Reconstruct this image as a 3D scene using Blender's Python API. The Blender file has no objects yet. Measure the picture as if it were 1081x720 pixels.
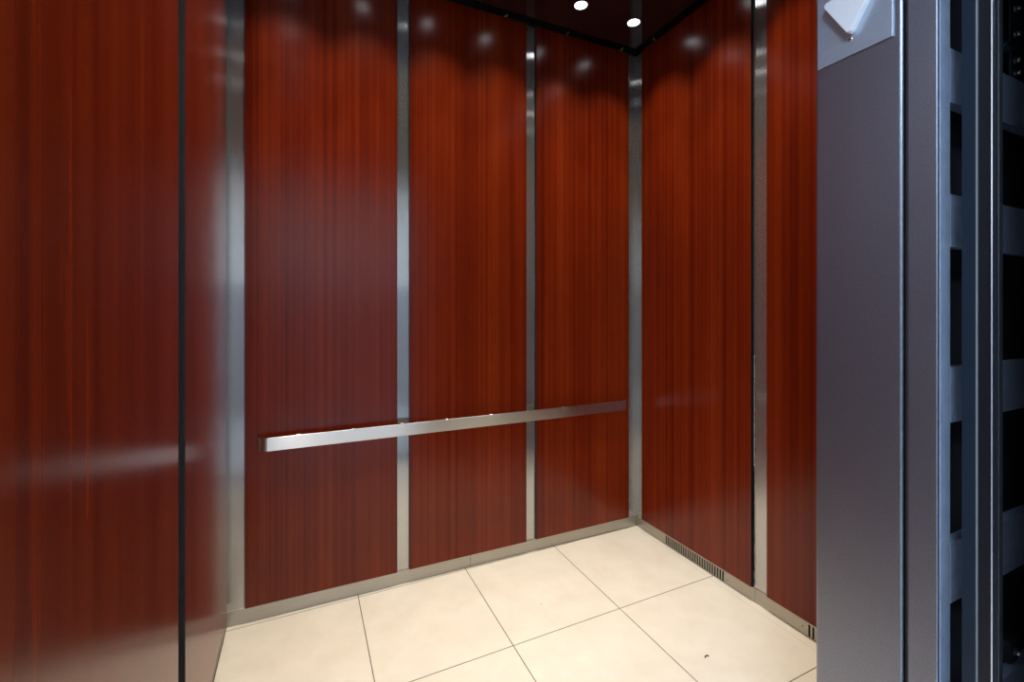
import bpy, bmesh, math, random
from mathutils import Vector, Matrix
random.seed(7)
C = bpy.context.scene.collection
sc = bpy.context.scene

# ------------------------------------------------------------------ materials
def new_mat(name):
    m = bpy.data.materials.new(name); m.use_nodes = True
    nt = m.node_tree; p = nt.nodes['Principled BSDF']
    return m, nt, p

def plain(name, col, rough=.5, metal=0., spec=.5, noise=0., nscale=20.):
    m, nt, p = new_mat(name)
    p.inputs['Base Color'].default_value = (*col, 1)
    p.inputs['Roughness'].default_value = rough
    p.inputs['Metallic'].default_value = metal
    p.inputs['Specular IOR Level'].default_value = spec
    if noise:
        g = nt.nodes.new('ShaderNodeNewGeometry')
        n = nt.nodes.new('ShaderNodeTexNoise'); n.inputs['Scale'].default_value = nscale
        n.inputs['Detail'].default_value = 4
        nt.links.new(g.outputs['Position'], n.inputs['Vector'])
        r = nt.nodes.new('ShaderNodeValToRGB')
        r.color_ramp.elements[0].position = .3; r.color_ramp.elements[1].position = .7
        r.color_ramp.elements[0].color = (*[c*(1-noise) for c in col], 1)
        r.color_ramp.elements[1].color = (*[min(1, c*(1+noise)) for c in col], 1)
        nt.links.new(n.outputs['Fac'], r.inputs['Fac'])
        nt.links.new(r.outputs['Color'], p.inputs['Base Color'])
    return m

def steel(name, tangent, scale, col=(.48, .48, .47), rough=.26, aniso=.75, streak=.10, met=1.):
    """brushed stainless steel: scale = noise stretch per world axis (small along the brushing)"""
    m, nt, p = new_mat(name)
    p.inputs['Metallic'].default_value = met
    p.inputs['Anisotropic'].default_value = aniso
    t = nt.nodes.new('ShaderNodeCombineXYZ')
    for i in range(3): t.inputs[i].default_value = tangent[i]
    if aniso: nt.links.new(t.outputs[0], p.inputs['Tangent'])
    g = nt.nodes.new('ShaderNodeNewGeometry')
    v = nt.nodes.new('ShaderNodeVectorMath'); v.operation = 'MULTIPLY'
    v.inputs[1].default_value = scale
    nt.links.new(g.outputs['Position'], v.inputs[0])
    n = nt.nodes.new('ShaderNodeTexNoise'); n.inputs['Scale'].default_value = 1
    n.inputs['Detail'].default_value = 3
    nt.links.new(v.outputs[0], n.inputs['Vector'])
    r = nt.nodes.new('ShaderNodeValToRGB')
    r.color_ramp.elements[0].position = .25; r.color_ramp.elements[1].position = .75
    r.color_ramp.elements[0].color = (*[c*(1-streak) for c in col], 1)
    r.color_ramp.elements[1].color = (*[c*(1+streak) for c in col], 1)
    nt.links.new(n.outputs['Fac'], r.inputs['Fac'])
    nt.links.new(r.outputs['Color'], p.inputs['Base Color'])
    p.inputs['Roughness'].default_value = rough
    return m

def wood(name):
    """ribbon-striped red mahogany veneer, grain upright, satin lacquer"""
    m, nt, p = new_mat(name)
    g = nt.nodes.new('ShaderNodeNewGeometry')
    oi = nt.nodes.new('ShaderNodeObjectInfo')
    off = nt.nodes.new('ShaderNodeVectorMath'); off.operation = 'SCALE'
    off.inputs[0].default_value = (0, 0, 9.); nt.links.new(oi.outputs['Random'], off.inputs['Scale'])
    add = nt.nodes.new('ShaderNodeVectorMath')
    nt.links.new(g.outputs['Position'], add.inputs[0]); nt.links.new(off.outputs[0], add.inputs[1])
    def noise(sx, sz, detail=2, dist=0.):
        v = nt.nodes.new('ShaderNodeVectorMath'); v.operation = 'MULTIPLY'
        v.inputs[1].default_value = (sx, sx, sz)
        nt.links.new(add.outputs[0], v.inputs[0])
        n = nt.nodes.new('ShaderNodeTexNoise'); n.inputs['Scale'].default_value = 1
        n.inputs['Detail'].default_value = detail; n.inputs['Distortion'].default_value = dist
        nt.links.new(v.outputs[0], n.inputs['Vector'])
        return n.outputs['Fac']
    def math_(op, a, b):
        q = nt.nodes.new('ShaderNodeMath'); q.operation = op
        for i, x in enumerate((a, b)):
            if hasattr(x, 'node'): nt.links.new(x, q.inputs[i])
            else: q.inputs[i].default_value = x
        return q.outputs[0]
    broad = noise(9, .25); rib = noise(52, .12, 3, .0); fine = noise(170, 1.2, 3)
    flame = noise(25, 6., 2, .3)
    s = math_('ADD', math_('MULTIPLY', broad, .37), math_('MULTIPLY', rib, .42))
    s = math_('ADD', s, math_('MULTIPLY', fine, .08))
    s = math_('ADD', s, math_('MULTIPLY', flame, .08))
    r = nt.nodes.new('ShaderNodeValToRGB'); e = r.color_ramp.elements
    e[0].position = .37; e[0].color = WOOD_DARK
    e[1].position = .64; e[1].color = WOOD_LIGHT
    k = e.new(.5); k.color = WOOD_MID
    nt.links.new(s, r.inputs['Fac']); nt.links.new(r.outputs['Color'], p.inputs['Base Color'])
    p.inputs['Roughness'].default_value = .22
    p.inputs['Specular IOR Level'].default_value = .30
    return m
WOOD_DARK = (.098, .0076, .0017, 1); WOOD_MID = (.158, .0165, .0030, 1); WOOD_LIGHT = (.220, .0295, .0052, 1)

def tile_mat():
    """cream porcelain tiles with thin grey joints where the photograph has them"""
    m, nt, p = new_mat('cream_tile')
    N = nt.nodes; L = nt.links
    g = N.new('ShaderNodeNewGeometry'); s = N.new('ShaderNodeSeparateXYZ'); L.new(g.outputs['Position'], s.inputs[0])
    def M(op, a, b=0.):
        q = N.new('ShaderNodeMath'); q.operation = op
        for i, x in enumerate((a, b)):
            if hasattr(x, 'node'): L.new(x, q.inputs[i])
            else: q.inputs[i].default_value = x
        return q.outputs[0]
    X, Y = s.outputs[0], s.outputs[1]
    def wrap(v, origin, pitch):   # distance to nearest joint
        t = M('DIVIDE', M('SUBTRACT', v, origin), pitch)
        t = M('SUBTRACT', t, M('FLOOR', M('ADD', t, .5)))
        return M('MULTIPLY', M('ABSOLUTE', t), pitch)
    # joints running towards the back wall; the last column ends in a narrow border strip
    inner = M('LESS_THAN', X, 1.45)
    dx = wrap(X, .709, .4915)
    dx = M('ADD', dx, M('MULTIPLY', M('SUBTRACT', 1., inner), 1.))
    Ysk = M('SUBTRACT', Y, M('MULTIPLY', M('SUBTRACT', X, 1.), .011))
    dy = wrap(Ysk, 1.5355, .543)
    border = M('ABSOLUTE', M('SUBTRACT', M('SUBTRACT', X, 1.673), M('MULTIPLY', Y, .0265)))
    d = M('MINIMUM', dx, dy)
    line = M('LESS_THAN', d, .0017)
    bl = M('MULTIPLY', M('LESS_THAN', border, .0008), .45)
    line = M('MAXIMUM', line, bl)
    n1 = N.new('ShaderNodeTexNoise'); n1.inputs['Scale'].default_value = 7; n1.inputs['Detail'].default_value = 7
    n1.inputs['Roughness'].default_value = .65; L.new(g.outputs['Position'], n1.inputs['Vector'])
    r = N.new('ShaderNodeValToRGB'); e = r.color_ramp.elements
    e[0].position = .3; e[0].color = (.60, .56, .485, 1); e[1].position = .7; e[1].color = (.67, .635, .56, 1)
    L.new(n1.outputs['Fac'], r.inputs['Fac'])
    mx = N.new('ShaderNodeMix'); mx.data_type = 'RGBA'
    L.new(line, mx.inputs['Factor']); L.new(r.outputs['Color'], mx.inputs['A'])
    mx.inputs['B'].default_value = (.10, .085, .075, 1)
    L.new(mx.outputs['Result'], p.inputs['Base Color'])
    p.inputs['Roughness'].default_value = .38
    return m

WOOD = wood('mahogany_veneer')
EDGE = plain('black_panel_edge', (.006, .006, .008), .5)
ST_X = steel('steel_upright_back', (1, 0, 0), (160, 160, .5), rough=.19, aniso=1., streak=.015, met=.80)
ST_Y = steel('steel_upright_side', (0, 1, 0), (160, 160, .5), rough=.19, aniso=1., streak=.015, met=.80)
ST_BX = steel('steel_base_back', (0, 0, 1), (8, 900, 900), col=(.46, .44, .40), rough=.4, aniso=.4)
ST_BY = steel('steel_base_side', (0, 0, 1), (900, 8, 900), col=(.46, .43, .38), rough=.4, aniso=.4)
ST_RAIL = steel('steel_rail', (0, 0, 1), (6, 900, 1400), col=(.66, .65, .64), rough=.33, aniso=1., streak=.04)
ST_JAMB = steel('steel_jamb', (0, 1, 0), (420, 420, 260), col=(.315, .325, .375), rough=.42, aniso=.3, streak=.10)
ST_PLATE = steel('steel_plate', (0, 0, 1), (900, 60, 900), col=(.50, .57, .66), rough=.36, aniso=.3, streak=.08, met=.6)
ST_DULL = plain('galvanised_steel', (.32, .38, .50), .5, .3, noise=.10, nscale=40)
ALU = plain('bright_aluminium', (.7, .72, .75), .25, 1.)
SCREW = plain('screw_steel', (.75, .75, .76), .2, 1.)
NAVY = plain('navy_plastic_lens', (.010, .019, .031), .35, 0., .3)
BLACK = plain('matt_black', (.004, .004, .005), .7)
SHADESHEET = plain('shade_dark_sheet', (.012, .013, .016), .7)  # near-black: the shade behind the door stiffeners is put into the colour
CEIL = plain('dark_gloss_ceiling', (.030, .012, .011), .09, 0, .8)
WHITE = plain('white_plastic', (.85, .84, .86), .3)
TILE = tile_mat()
PAINT = plain('hall_paint', (.72, .70, .66), .6, noise=.03, nscale=3)
GREYP = plain('hall_lower_panel', (.33, .34, .37), .4, noise=.04, nscale=3)
HFLOOR = plain('hall_floor_stone', (.55, .54, .53), .35, noise=.08, nscale=6)

def emit(name, col, st):
    m = bpy.data.materials.new(name); m.use_nodes = True; nt = m.node_tree; nt.nodes.clear()
    e = nt.nodes.new('ShaderNodeEmission'); o = nt.nodes.new('ShaderNodeOutputMaterial')
    e.inputs[0].default_value = (*col, 1); e.inputs[1].default_value = st
    nt.links.new(e.outputs[0], o.inputs[0]); return m
LENS = emit('lit_downlight_lens', (.95, .95, 1), 8)
HLENS = emit('lit_hall_light', (.78, .87, 1), 3.2)

# ------------------------------------------------------------------ mesh helpers
def obj(name, bm, mats, parent=None, smooth=False):
    me = bpy.data.meshes.new(name); bm.normal_update(); bm.to_mesh(me); bm.free()
    for m in (mats if isinstance(mats, (list, tuple)) else [mats]): me.materials.append(m)
    if smooth:
        for f in me.polygons: f.use_smooth = True
    o = bpy.data.objects.new(name, me); C.objects.link(o)
    if parent is not None:
        o.parent = parent
        o.matrix_parent_inverse = Matrix.Translation(-Vector(parent.location))
    return o

def box(bm, x0, x1, y0, y1, z0, z1, mi=0, bevel=0., seg=2):
    b = bmesh.new()
    r = bmesh.ops.create_cube(b, size=1)
    for v in b.verts:
        v.co = Vector(((x0+x1)/2+v.co.x*(x1-x0), (y0+y1)/2+v.co.y*(y1-y0), (z0+z1)/2+v.co.z*(z1-z0)))
    if bevel: bmesh.ops.bevel(b, geom=b.edges[:], offset=bevel, segments=seg, affect='EDGES', profile=.5)
    for f in b.faces: f.material_index = mi
    me = bpy.data.meshes.new('t'); b.to_mesh(me); b.free(); bm.from_mesh(me); bpy.data.meshes.remove(me)
    return bm

def B(*a, **k): return box(bmesh.new(), *a, **k)

def cyl(bm, c, axis, r, depth, n=24, r2=None, mi=0):
    b = bmesh.new()
    bmesh.ops.create_cone(b, cap_ends=True, segments=n, radius1=r, radius2=r if r2 is None else r2, depth=depth)
    q = Vector((0, 0, 1)).rotation_difference(Vector(axis).normalized())
    b.transform(Matrix.Translation(c) @ q.to_matrix().to_4x4())
    for f in b.faces: f.material_index = mi; f.smooth = len(f.verts) == 4
    me = bpy.data.meshes.new('t'); b.to_mesh(me); b.free(); bm.from_mesh(me); bpy.data.meshes.remove(me)
    return bm

def ring(bm, c, r0, r1, z0, z1, n=32):
    """flat annular trim, axis z"""
    vs = []
    for r, z in ((r0, z1), (r0, z0), (r1, z0+.0008), (r1, z1)):
        vs.append([bm.verts.new((c[0]+r*math.cos(2*math.pi*i/n), c[1]+r*math.sin(2*math.pi*i/n), z)) for i in range(n)])
    for k in range(4):
        a, b = vs[k], vs[(k+1) % 4]
        for i in range(n): bm.faces.new((a[i], a[(i+1) % n], b[(i+1) % n], b[i]))
    bmesh.ops.recalc_face_normals(bm, faces=bm.faces[:])
    return bm

def prism(bm, pts, ext):
    """pts = 3-D polygon, ext = extrusion vector"""
    vs = [bm.verts.new(p) for p in pts]; f = bm.faces.new(vs)
    r = bmesh.ops.extrude_face_region(bm, geom=[f])
    bmesh.ops.translate(bm, verts=[v for v in r['geom'] if isinstance(v, bmesh.types.BMVert)], vec=ext)
    bmesh.ops.recalc_face_normals(bm, faces=bm.faces[:])
    return bm

def struct(o): o['kind'] = 'structure'; return o
def tag(o, label, cat, group=None):
    o['label'] = label; o['category'] = cat
    if group: o['group'] = group
    return o
def thing(name, loc, label, cat, group=None):
    o = bpy.data.objects.new(name, None); C.objects.link(o); o.location = loc
    o.empty_display_size = .05
    return tag(o, label, cat, group)

# ------------------------------------------------------------------ dimensions (metres)
XL, XR, YB = -.280, 1.75, 2.09          # steel faces of the car walls
PT = .014                               # the veneer panels stand this proud of the steel
YF0, YF1 = .391, .524                   # front return: hall side, car side
ZW = 2.705                              # top of wall cladding
ZC = 2.712                              # underside of the ceiling panel
ZTOP = 2.86
XO0, XO1 = -.256, .85                   # door opening
ZH = 2.34                               # header underside
T = .03

# floor of the car
struct(obj('floor', B(XL-T, XR+T, YF0-.0, YB+T, -.03, 0), TILE))

# steel walls (the strips between the panels are their bare faces)
def wall(name, x0, x1, y0, y1, mats, z1=ZW):
    bm = B(x0, x1, y0, y1, .0, z1)
    return struct(obj(name, bm, mats))
wall('wall_back', XL-T, XR+T, YB, YB+T, ST_X)
wall('wall_right', XR, XR+T, YF1, YB, ST_Y)
wall('wall_left', XL-T, XL, YF1-.3, YB, ST_Y)
# dark canopy above the cladding
bm = bmesh.new()
box(bm, XL-T, XR+T, YB, YB+T, ZW, ZTOP); box(bm, XR, XR+T, YF0, YB, ZW, ZTOP)
box(bm, XL-T, XL, YF0, YB, ZW, ZTOP); box(bm, XL-T, XR+T, YF0, YB+T, ZTOP, ZTOP+T)
struct(obj('ceiling', bm, BLACK))

# corner trims: folded steel angles, a hair proud so the corner seam reads
def trim(n, bm, m): return struct(obj('trim_%d' % n, bm, m))
trim(1, B(1.697, XR-.0010, YB-.002, YB, .062, ZW-.012, bevel=.0006, seg=1), ST_X)
trim(2, B(XR-.002, XR, 2.036, YB-.0022, .062, ZW-.012, bevel=.0006, seg=1), ST_Y)
trim(3, B(XL+.0003, -.214, YB-.002, YB, .062, ZW-.012, bevel=.0006, seg=1), ST_X)
trim(4, B(XL, XL+.002, 2.036, YB-.0020, .062, ZW-.012), ST_Y)

# base trims
b = struct(obj('baseboard_back', box(B(XL+.003, .7362, YB-.003, YB, 0, .0615, bevel=.0008, seg=1),
                                   .7378, XR-.003, YB-.003, YB, 0, .0615, bevel=.0008, seg=1), ST_BX))
bm = B(XL, XL+.003, YF1, YB-.003, 0, .0615)
struct(obj('baseboard_left', bm, ST_BY))

# right base: plain lengths and two runs of ventilation slots cut through
def slotted(bm, y0, y1, n):
    """bars between n open slots from y0 to y1"""
    p = (y1-y0)/n; sl = p*.56
    box(bm, XR-.003, XR, y0, y1, .0495, .0615)
    box(bm, XR-.003, XR, y0, y1, 0, .004)
    for i in range(n):
        a = y0+i*p
        box(bm, XR-.003, XR, a+sl, a+p, .004, .0495)
bm = bmesh.new()
box(bm, XR-.003, XR, 1.858, YB-.003, 0, .0615, bevel=.0008, seg=1)
box(bm, XR-.003, XR, 1.330, 1.487, 0, .0615, bevel=.0008, seg=1)
box(bm, XR-.003, XR, 1.110, 1.3285, 0, .0615, bevel=.0008, seg=1)
box(bm, XR-.003, XR, YF1, .740, 0, .0615, bevel=.0008, seg=1)
struct(obj('baseboard_right', bm, ST_BY))
for (y0, y1, n, lab) in ((1.487, 1.858, 25, 'long row of upright ventilation slots in the right wall base, near the back corner'),
                         (.740, 1.110, 25, 'ventilation slots in the steel base, cut off by the grey door jamb')):
    v = thing('vent_grille', (XR, (y0+y1)/2, 0), lab, 'vent', 'ventilation slots along the right wall')
    bm = bmesh.new(); slotted(bm, y0, y1, n); obj('slotted_plate', bm, ST_BY, v)
    obj('slot_shade_sheet', B(XR-.0008, XR-.0003, y0+.0005, y1-.0005, .0005, .061), BLACK, v)  # black sheet painted in for the shade inside the slots
for y, z in ((1.468, .022), (1.125, .030)):
    tag(obj('base_screw', cyl(bmesh.new(), (XR-.0036, y, z), (1, 0, 0), .0022, .0012, 12), BLACK),
        'tiny dark screw in the steel base at the near end of the long slot row' if y > 1.3 else
        'tiny dark screw in the steel base just left of the slots by the jamb', 'screw')

# ------------------------------------------------------------------ veneer panels
def panel(x0, x1, y0, y1, label, z0=.063, z1=ZW-.002):
    """slab with wood on its big faces and black edges"""
    bm = B(x0, x1, y0, y1, z0, z1)
    bm.normal_update()
    thin_x = (x1-x0) < (y1-y0)
    for f in bm.faces:
        big = abs(f.normal.x) > .9 if thin_x else abs(f.normal.y) > .9
        f.material_index = 0 if big else 1
    o = obj('wall_panel', bm, [WOOD, EDGE])
    g = .0022                              # black strip painted in for the shadow gap round the panel
    if thin_x:
        xa, xb = (x0, x0+.006) if x0 == XL else (x1-.006, x1)
        bm = B(xa, xb, y0-g, y1+g, z0-.001, z1+.001)
    else: bm = B(x0-g, x1+g, y1-.006, y1, z0-.001, z1+.001)
    obj('painted_shadow_gap', bm, EDGE, o)
    return tag(o, label, 'wall panel')
yb = YB-PT
panel(-.209, .3845, yb, YB, 'wide glossy mahogany panel at the left end of the back wall, behind the rail end')
panel(.442, 1.034, yb, YB, 'middle mahogany panel of the back wall between two narrow steel strips')
panel(1.092, 1.6835, yb, YB, 'right-hand mahogany panel of the back wall, beside the far corner')
panel(XR-PT, XR, 1.339, 2.028, 'mahogany panel on the right wall next to the far corner, above the slot row')
panel(XR-PT, XR, .60, 1.2665, 'narrow-looking mahogany panel on the right wall beside the grey jamb')
panel(XL, XL+PT, 1.366, 2.034, 'mahogany panel on the left wall between the black gap and the back corner')
panel(XL, XL+PT, .60, 1.296, 'big mahogany panel nearest the camera, at the left edge of the photo')

# hardened adhesive squeezed out beside the right wall's steel strip
PALE = plain('dried_adhesive', (.42, .40, .36), .7)
def bead(name, ya, sgn, z0, z1, wmax, mat, step=.012, p=1.):
    bm = bmesh.new(); z = z0
    while z < z1:
        d = step*random.uniform(.6, 1.5)
        if True:
            w_ = wmax*(random.uniform(.35, 1) if random.random() < p else .15)
            box(bm, XR-.0022, XR, min(ya, ya+sgn*w_), max(ya, ya+sgn*w_), z, z+d)
        z += d
    return bm
for yy, sg, lab in ((1.339, -1, 'ragged dark and pale adhesive line left of the right wall steel strip'),
                    (1.2665, 1, 'broken pale adhesive line right of the right wall steel strip')):
    t = thing('adhesive_line', (XR, yy, .06), lab, 'adhesive line')
    if sg < 0: obj('dark_filler', bead('f', yy, sg, .08, .62, .007, EDGE), EDGE, t)
    obj('pale_residue', bead('r', yy+sg*(.0045 if sg < 0 else .002), sg, .062 if sg > 0 else .58, 1.05, .004, PALE, .009, .45), PALE, t)

# ------------------------------------------------------------------ handrail
hr = thing('handrail', (.72, YB, .69), 'flat brushed steel handrail across the back wall panels', 'handrail')
z0, z1 = .688, .741
yo, yi = YB-.062, YB-.050
prof = []
xe0, xe1, R = -.165, 1.632, .036
yw = YB-PT
def arc(cx, cy, r, a0, a1, n=8):
    return [(cx+r*math.cos(math.radians(a0+(a1-a0)*i/n)), cy+r*math.sin(math.radians(a0+(a1-a0)*i/n))) for i in range(n+1)]
outer = [(xe0, yw-.012)] + arc(xe0+R, yo+R, R, 180, 270) + arc(xe1-R*.35, yo+R*.35, R*.35, 270, 360) + [(xe1, yi+.004)]
inner = [(xe1-.008, yi+.004)] + arc(xe1-R*.35, yo+R*.35, R*.35-.006, 360, 270)[2:] + arc(xe0+R, yo+R, R-.006, 270, 180) + [(xe0+.006, yw-.012)]
bm = prism(bmesh.new(), [(x, y, z0) for x, y in outer+inner], (0, 0, z1-z0))
es = [e for e in bm.edges if abs(e.verts[0].co.z-e.verts[1].co.z) < 1e-6]
o = obj('rail_bar', bm, ST_RAIL, hr)
bv = o.modifiers.new('bevel', 'BEVEL'); bv.width = .0012; bv.segments = 2; bv.limit_method = 'ANGLE'
# standoffs, their heads just showing above the bar
for x in (-.017, .193, .398, .603, .824, 1.022, 1.226, 1.451):
    bm = bmesh.new()
    cyl(bm, (x, (yo+.006+yw)/2, (z0+z1)/2), (0, 1, 0), .008, yw-yo-.006, 20)
    cyl(bm, (x, yw-.002, (z0+z1)/2), (0, 1, 0), .016, .004, 24)
    box(bm, x-.007, x+.007, yo+.0062, yo+.010, z0+.004, z1+.0022, bevel=.001, seg=1)
    obj('rail_bracket', bm, SCREW, hr)

# ------------------------------------------------------------------ ceiling panel, lights and clips
e = .055
px0, px1, py0, py1 = XL+e, XR-e, YF1+e, YB-e
LX = [1.533-.318*i for i in range(6)]; LY = [1.852-.360*i for i in range(4)]
cp = tag(obj('ceiling_panel', B(px0, px1, py0, py1, ZC, ZC+.02, bevel=.001, seg=1), CEIL),
         'dark glossy brown suspended ceiling panel with recessed lights', 'ceiling panel')
spots = [(x, LY[0]) for x in LX] + [(LX[0], y) for y in LY[1:]] + [(LX[-1], y) for y in LY[1:]]
def dl_label(i, x, y):
    if i == 0: return 'small round lit downlight nearest the back right corner of the dark ceiling'
    if i == 1: return 'small round lit downlight at the top edge of the photo, second from the far corner'
    if y == LY[0]: return 'lit downlight in the row along the back wall, number %s out from the far corner' % ('three', 'four', 'five', 'six')[i-2]
    if x == LX[0]: return 'lit downlight in the column along the right wall, %s from the far corner' % ('second', 'third', 'fourth')[LY.index(y)-1]
    if x == LX[-1]: return 'lit downlight in the column along the left wall, %s from the back' % ('second', 'third', 'fourth')[LY.index(y)-1]
    return 'lit downlight in the front row over the door, %s from the right' % ('second', 'third', 'fourth', 'fifth')[LX.index(x)-1]
for i, (x, y) in enumerate(spots):
    t = thing('downlight', (x, y, ZC), dl_label(i, x, y), 'ceiling light', 'small recessed downlights in the car ceiling')
    obj('trim_ring', ring(bmesh.new(), (x, y), .0305, .037, ZC-.0022, ZC), plain('ring', (.02, .02, .02), .3, 1.) if i == 0 else bpy.data.materials['ring'], t)
    obj('lens', cyl(bmesh.new(), (x, y, ZC-.0008), (0, 0, 1), .030, .0014, 32), LENS, t)
    # each lamp: a tight main beam inside a weak wide spill
    for nm, en, sz in (('downlight_beam', 36, 52), ('downlight_spill', 17, 93)):
        l = bpy.data.lights.new(nm, 'SPOT'); l.energy = en; l.spot_size = math.radians(sz); l.spot_blend = 1.
        l.shadow_soft_size = .022; l.color = (1, .865, .69)
        lo = bpy.data.objects.new(nm, l); C.objects.link(lo); lo.location = (x, y, ZC-.03)
# little hooks in the dark gap round the panel
def clip(x, y, dx, dy, label):
    bm = bmesh.new()
    h = .007                              # a bent wire: foot, hook and stem
    cyl(bm, (x, y, ZC-.009), (dx, dy, .25), .0016, 2*h, 10)
    cyl(bm, (x+dx*h, y+dy*h, ZC-.002), (dx*.3, dy*.3, 1), .0016, .014, 10)
    cyl(bm, (x+dx*h+dy*.010, y+dy*h+dx*.010, ZC+.004), (dy, dx, 0), .0016, .028, 10)
    cyl(bm, (x-dx*h*.9, y-dy*h*.9, ZC-.0095), (dx*.3, dy*.3, 1), .0014, .005, 10)
    tag(obj('panel_clip', bm, SCREW), label, 'clip', 'small metal clips in the gap round the ceiling panel')
for x, lab in ((.56, 'clip over the middle back panel'), (.915, 'small metal clip in the ceiling gap over the middle back panel'),
               (1.27, 'small metal clip in the ceiling gap over the right-hand back panel'),
               (1.625, 'small metal clip in the ceiling gap just left of the far corner')):
    if x > .6: clip(x, 2.066, 1, 0, lab)
clip(1.727, 1.915, 0, 1, 'small metal clip in the ceiling gap just right of the far corner')

# ------------------------------------------------------------------ front return, header, sills
bm = B(XO1, XR+T, YF0, YF1, 0, ZW, bevel=.0045, seg=4)
struct(obj('trim_5', bm, ST_JAMB, smooth=False))
struct(obj('trim_6', B(XL-T, XO0, YF0, YF1, 0, ZW, bevel=.002), ST_JAMB))
struct(obj('wall_front', B(XO0, XO1, YF0, YF1, ZH, ZW), plain('dark_header_steel', (.10, .11, .11), .35, .8)))
struct(obj('wall_front', B(XL-T, XR+T, YF0, YF1, ZW, ZTOP), BLACK))
def sill(n, y0, y1):
    bm = B(XL-.02, 2.1, y0, y1, -.03, -.004)
    k = int((y1-y0)/.018)
    for i in range(k):
        a = y0+(y1-y0)*i/k
        box(bm, XL-.02, 2.1, a, a+(y1-y0)/k-.006, -.004, 0, bevel=.0008, seg=1)
    struct(obj('trim_%d' % n, bm, ALU))
sill(7, .292, .3905); sill(8, .16, .262)

# ------------------------------------------------------------------ open car door, slid away to the right, seen from its hall side
door = bpy.data.objects.new('door_1', None); C.objects.link(door); door.location = (1.4, .37, .01); struct(door)
D0, D1, DX = .352, .387, 1.95           # hall face, car face, far end
bm = B(XO1, DX, D1-.003, D1, .008, 2.36)
obj('car_side_sheet', bm, SHADESHEET, door)
obj('leading_edge', B(XO1, XO1+.004, D0-.004, D1, .008, 2.36, bevel=.0018, seg=3), ST_JAMB, door)
obj('edge_flange', B(XO1+.0035, .8815, D0-.006, D0-.0045, .008, 2.36), ST_DULL, door)
def stiffener(za, zb):
    """hat-section bar: flat face with sloping top and bottom webs"""
    p = [(D0+.010, za+.001), (D0-.006, za), (D0-.006, zb), (D0+.010, zb-.001)]
    bm = prism(bmesh.new(), [(.883, y, z) for y, z in p], (DX-.883, 0, 0))
    obj('stiffener', bm, ST_DULL, door)
for za, zb in ((.048, .130), (.300, .384), (.552, .636), (.808, .898), (1.079, 1.162), (1.343, 1.422), (1.560, 1.641), (1.99, 2.07), (2.24, 2.32)):
    stiffener(za, zb)
for z in (1.767, 1.723, 1.678, 1.656, .657):
    bm = cyl(bmesh.new(), (1.119, D0-.004, z), (0, 1, 0), .0040, .006, 6)
    cyl(bm, (1.119, D0-.0005, z), (0, 1, 0), .007, .0016, 20)
    obj('bolt', bm, SCREW, door)
bm = B(1.105, 1.135, D0+.001, D0+.004, 1.642, 1.80, bevel=.001); box(bm, 1.105, 1.135, D0+.001, D1-.002, .64, .676)
obj('bolt_plate', bm, SHADESHEET, door)
bm = B(1.052, 1.088, D0-.004, D0+.018, 1.683, 1.701, bevel=.003)
cyl(bm, (1.074, D0-.002, 1.694), (.8, 0, .35), .004, .036, 12)
obj('glint_bracket', bm, plain('teal_glint', (.02, .07, .08), .25), door)  # small bracket, its teal glint put into the colour
# door-edge sensor strip standing in front of the flange
lc = obj('sensor_strip', B(.852, .864, .2835, .3205, .06, 2.2, bevel=.001, seg=1), plain('sensor_body', (.006, .008, .012), .35), door)
obj('dark_lens', B(.8502, .8522, .3065, .3208, .062, 2.198), NAVY, lc)
obj('lens_lip', B(.8495, .8520, .3045, .3060, .062, 2.198), plain('lip', (.20, .21, .22), .4), lc)
obj('aluminium_edge', B(.8493, .8520, .2893, .2914, .062, 2.198, bevel=.0008, seg=1), ALU, lc)
for z in (.30, 1.95): obj('sensor_arm', B(.857, .863, .318, .347, z, z+.03), SHADESHEET, lc)

# ------------------------------------------------------------------ direction lantern on the jamb
ln = thing('direction_lantern', (XO1, .461, 1.682), 'brushed steel plate with a white down-pointing arrow on the grey door jamb', 'lift direction light')
pl = obj('face_plate', B(XO1-.0028, XO1, .403, .519, 1.682, 1.955, bevel=.0007, seg=2), ST_PLATE, ln)
def rounded(pts, r, n=5):
    out = []; k = len(pts)
    for i in range(k):
        p = Vector(pts[i]); a = (Vector(pts[i-1])-p).normalized(); b = (Vector(pts[(i+1) % k])-p).normalized()
        ang = a.angle(b); d = r/math.tan(ang/2); s, e_ = p+a*d, p+b*d
        c = p+(a+b).normalized()*(r/math.sin(ang/2))
        v0, v1 = s-c, e_-c
        for j in range(n+1):
            v = v0.lerp(v1, j/n).normalized()*r; out.append(c+v)
    return out
def arrow(cy, apex, top, hw, name, up=False):
    t = [(cy, apex), (cy-hw, top), (cy+hw, top)]
    r = rounded(t, .0055)
    bm = prism(bmesh.new(), [(XO1-.0028, y, z) for y, z in r], (-.0125, 0, 0))
    o = obj(name, bm, WHITE, ln)
    bv = o.modifiers.new('bevel', 'BEVEL'); bv.width = .0012; bv.segments = 3; bv.limit_method = 'ANGLE'; bv.angle_limit = math.radians(50)
arrow(.4605, 1.711, 1.787, .044, 'down_arrow')
arrow(.4605, 1.920, 1.844, .044, 'up_arrow')
for z in (1.7085, 1.931):
    bm = cyl(bmesh.new(), (XO1-.0036, .463, z), (-1, 0, 0), .0036, .0022, 24, r2=.0022)
    obj('screw', bm, SCREW, ln)

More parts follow.
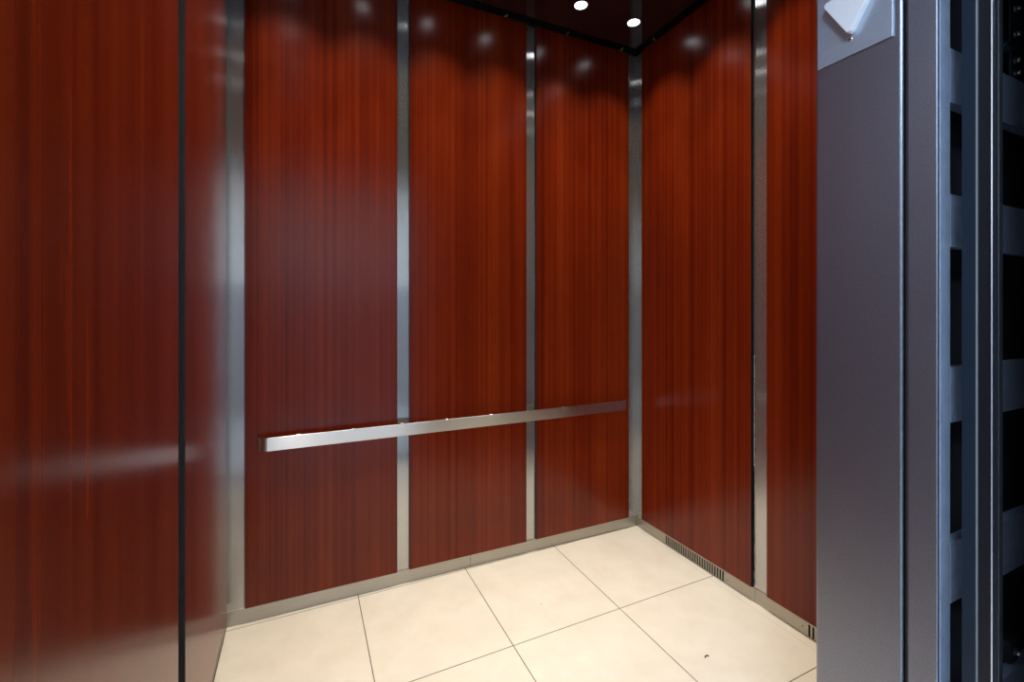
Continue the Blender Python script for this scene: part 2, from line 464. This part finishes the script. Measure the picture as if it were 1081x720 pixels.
# ------------------------------------------------------------------ crumb on the floor
bm = bmesh.new(); prev = None
for i in range(9):
    a = math.radians(15+150*i/8); c = Vector((1.316+.009*math.cos(a), 1.189+.009*math.sin(a)*.8, .0022+.001*math.sin(a)))
    if prev is not None: cyl(bm, (prev+c)/2, c-prev, .0016, (c-prev).length*1.15, 8)
    prev = c
tag(obj('floor_scrap', bm, plain('scrap_dark', (.02, .018, .015), .6)), 'tiny dark curled scrap lying on the cream floor tile near the right wall', 'scrap')
for k, (x, y, lab) in enumerate(((1.42, 1.99, 'dark speck on the floor tile close to the back wall and far corner'), (.915, 1.70, 'dark speck in the middle of the floor tile at the back wall'))):
    bm = bmesh.new(); bmesh.ops.create_icosphere(bm, subdivisions=1, radius=.0022)
    for v in bm.verts: v.co.z *= .5
    bmesh.ops.translate(bm, verts=bm.verts, vec=(x, y, .0011))
    tag(obj('floor_speck', bm, EDGE), lab, 'speck')

# ------------------------------------------------------------------ the lift lobby behind the camera
HX0, HX1, HY0, HZ = -2.0, 2.9, -1.9, 2.75
LW0, LW1 = -.08, .245                   # landing wall, hall face and shaft face
bm = bmesh.new()
box(bm, XO1+.03, HX1, LW0, LW1, 0, HZ); box(bm, HX0, XO0-.03, LW0, LW1, 0, HZ); box(bm, XO0-.03, XO1+.03, LW0, LW1, ZH+.03, HZ)
struct(obj('wall_landing', bm, PAINT))
bm = bmesh.new()
box(bm, XO1+.005, XO1+.035, LW0-.012, LW1+.002, 0, ZH+.03, bevel=.002); box(bm, XO0-.035, XO0-.005, LW0-.012, LW1+.002, 0, ZH+.03, bevel=.002)
box(bm, XO0-.035, XO1+.035, LW0-.012, LW1+.002, ZH, ZH+.035, bevel=.002)
struct(obj('trim_9', bm, ST_JAMB))
bm = B(HX0, HX1, HY0-.05, HY0, 1.55, HZ); struct(obj('wall_far', bm, PAINT))
struct(obj('trim_10', B(HX0, HX1, HY0-.05, HY0+.03, 1.53, 1.57, bevel=.003), WHITE))
struct(obj('wainscot', B(HX0, HX1, HY0-.05, HY0+.006, 0, 1.535), GREYP))
struct(obj('wall_east', B(HX1, HX1+.05, HY0, LW1, 0, HZ), PAINT))
struct(obj('wall_west', B(HX0-.05, HX0, HY0, LW1, 0, HZ), PAINT))
struct(obj('floor_lobby', B(HX0, HX1, HY0, .16, -.03, 0), HFLOOR))
struct(obj('ceiling_lobby', B(HX0, HX1, HY0, LW1, HZ, HZ+.04), PAINT))
# added black box: stops light leaking into the shaft beyond the open door
bm = bmesh.new()
box(bm, 2.2, 2.25, LW1, YF1, -.1, ZTOP); box(bm, XL-T-.05, 2.2, LW1, .39, ZH+.10, ZH+.12); box(bm, XL-T-.05, 2.2, LW1, .39, -.10, -.08)
box(bm, XL-T-.05, XL-T, LW1, YF0, -.1, ZTOP); box(bm, XR+T, 2.2, YF0+.002, .42, -.1, ZTOP)
struct(obj('shaft_light_block', bm, BLACK))

def area(name, loc, sx, sy, energy, col, rot=(0, 0, 0)):
    l = bpy.data.lights.new(name, 'AREA'); l.shape = 'RECTANGLE'; l.size = sx; l.size_y = sy; l.energy = energy; l.color = col
    o = bpy.data.objects.new(name, l); C.objects.link(o); o.location = loc; o.rotation_euler = rot
for i, x in enumerate((-.5, 1.9)):
    t = thing('lobby_light', (x, -.60, HZ), ('left', 'right')[i]+' rectangular light in the lobby ceiling outside the lift', 'ceiling light', 'lobby ceiling lights')
    obj('frame', B(x-.32, x+.32, -.91, -.29, HZ-.006, HZ), WHITE, t)
    obj('diffuser', B(x-.30, x+.30, -.89, -.31, HZ-.010, HZ-.004), HLENS, t)
    area('lobby_lamp', (x, -.60, HZ-.03), .58, .56, 82, (.60, .77, 1))

# ------------------------------------------------------------------ world, camera, view
w = bpy.data.worlds.new('world'); sc.world = w; w.use_nodes = True
w.node_tree.nodes['Background'].inputs[0].default_value = (.5, .6, .7, 1)
w.node_tree.nodes['Background'].inputs[1].default_value = .02
cam = bpy.data.cameras.new('camera'); co = bpy.data.objects.new('camera', cam); C.objects.link(co); sc.camera = co
cam.sensor_width = 36; cam.sensor_fit = 'HORIZONTAL'; cam.lens = 480.4/1081*36
cam.shift_y = -34/1081; cam.clip_start = .01
co.location = (0, 0, 1.25); co.rotation_euler = (math.radians(90), 0, -math.radians(24.655))
sc.view_settings.view_transform = 'Standard'; sc.view_settings.look = 'None'
sc.view_settings.gamma = 1; sc.view_settings.exposure = 0; sc.view_settings.use_curve_mapping = False
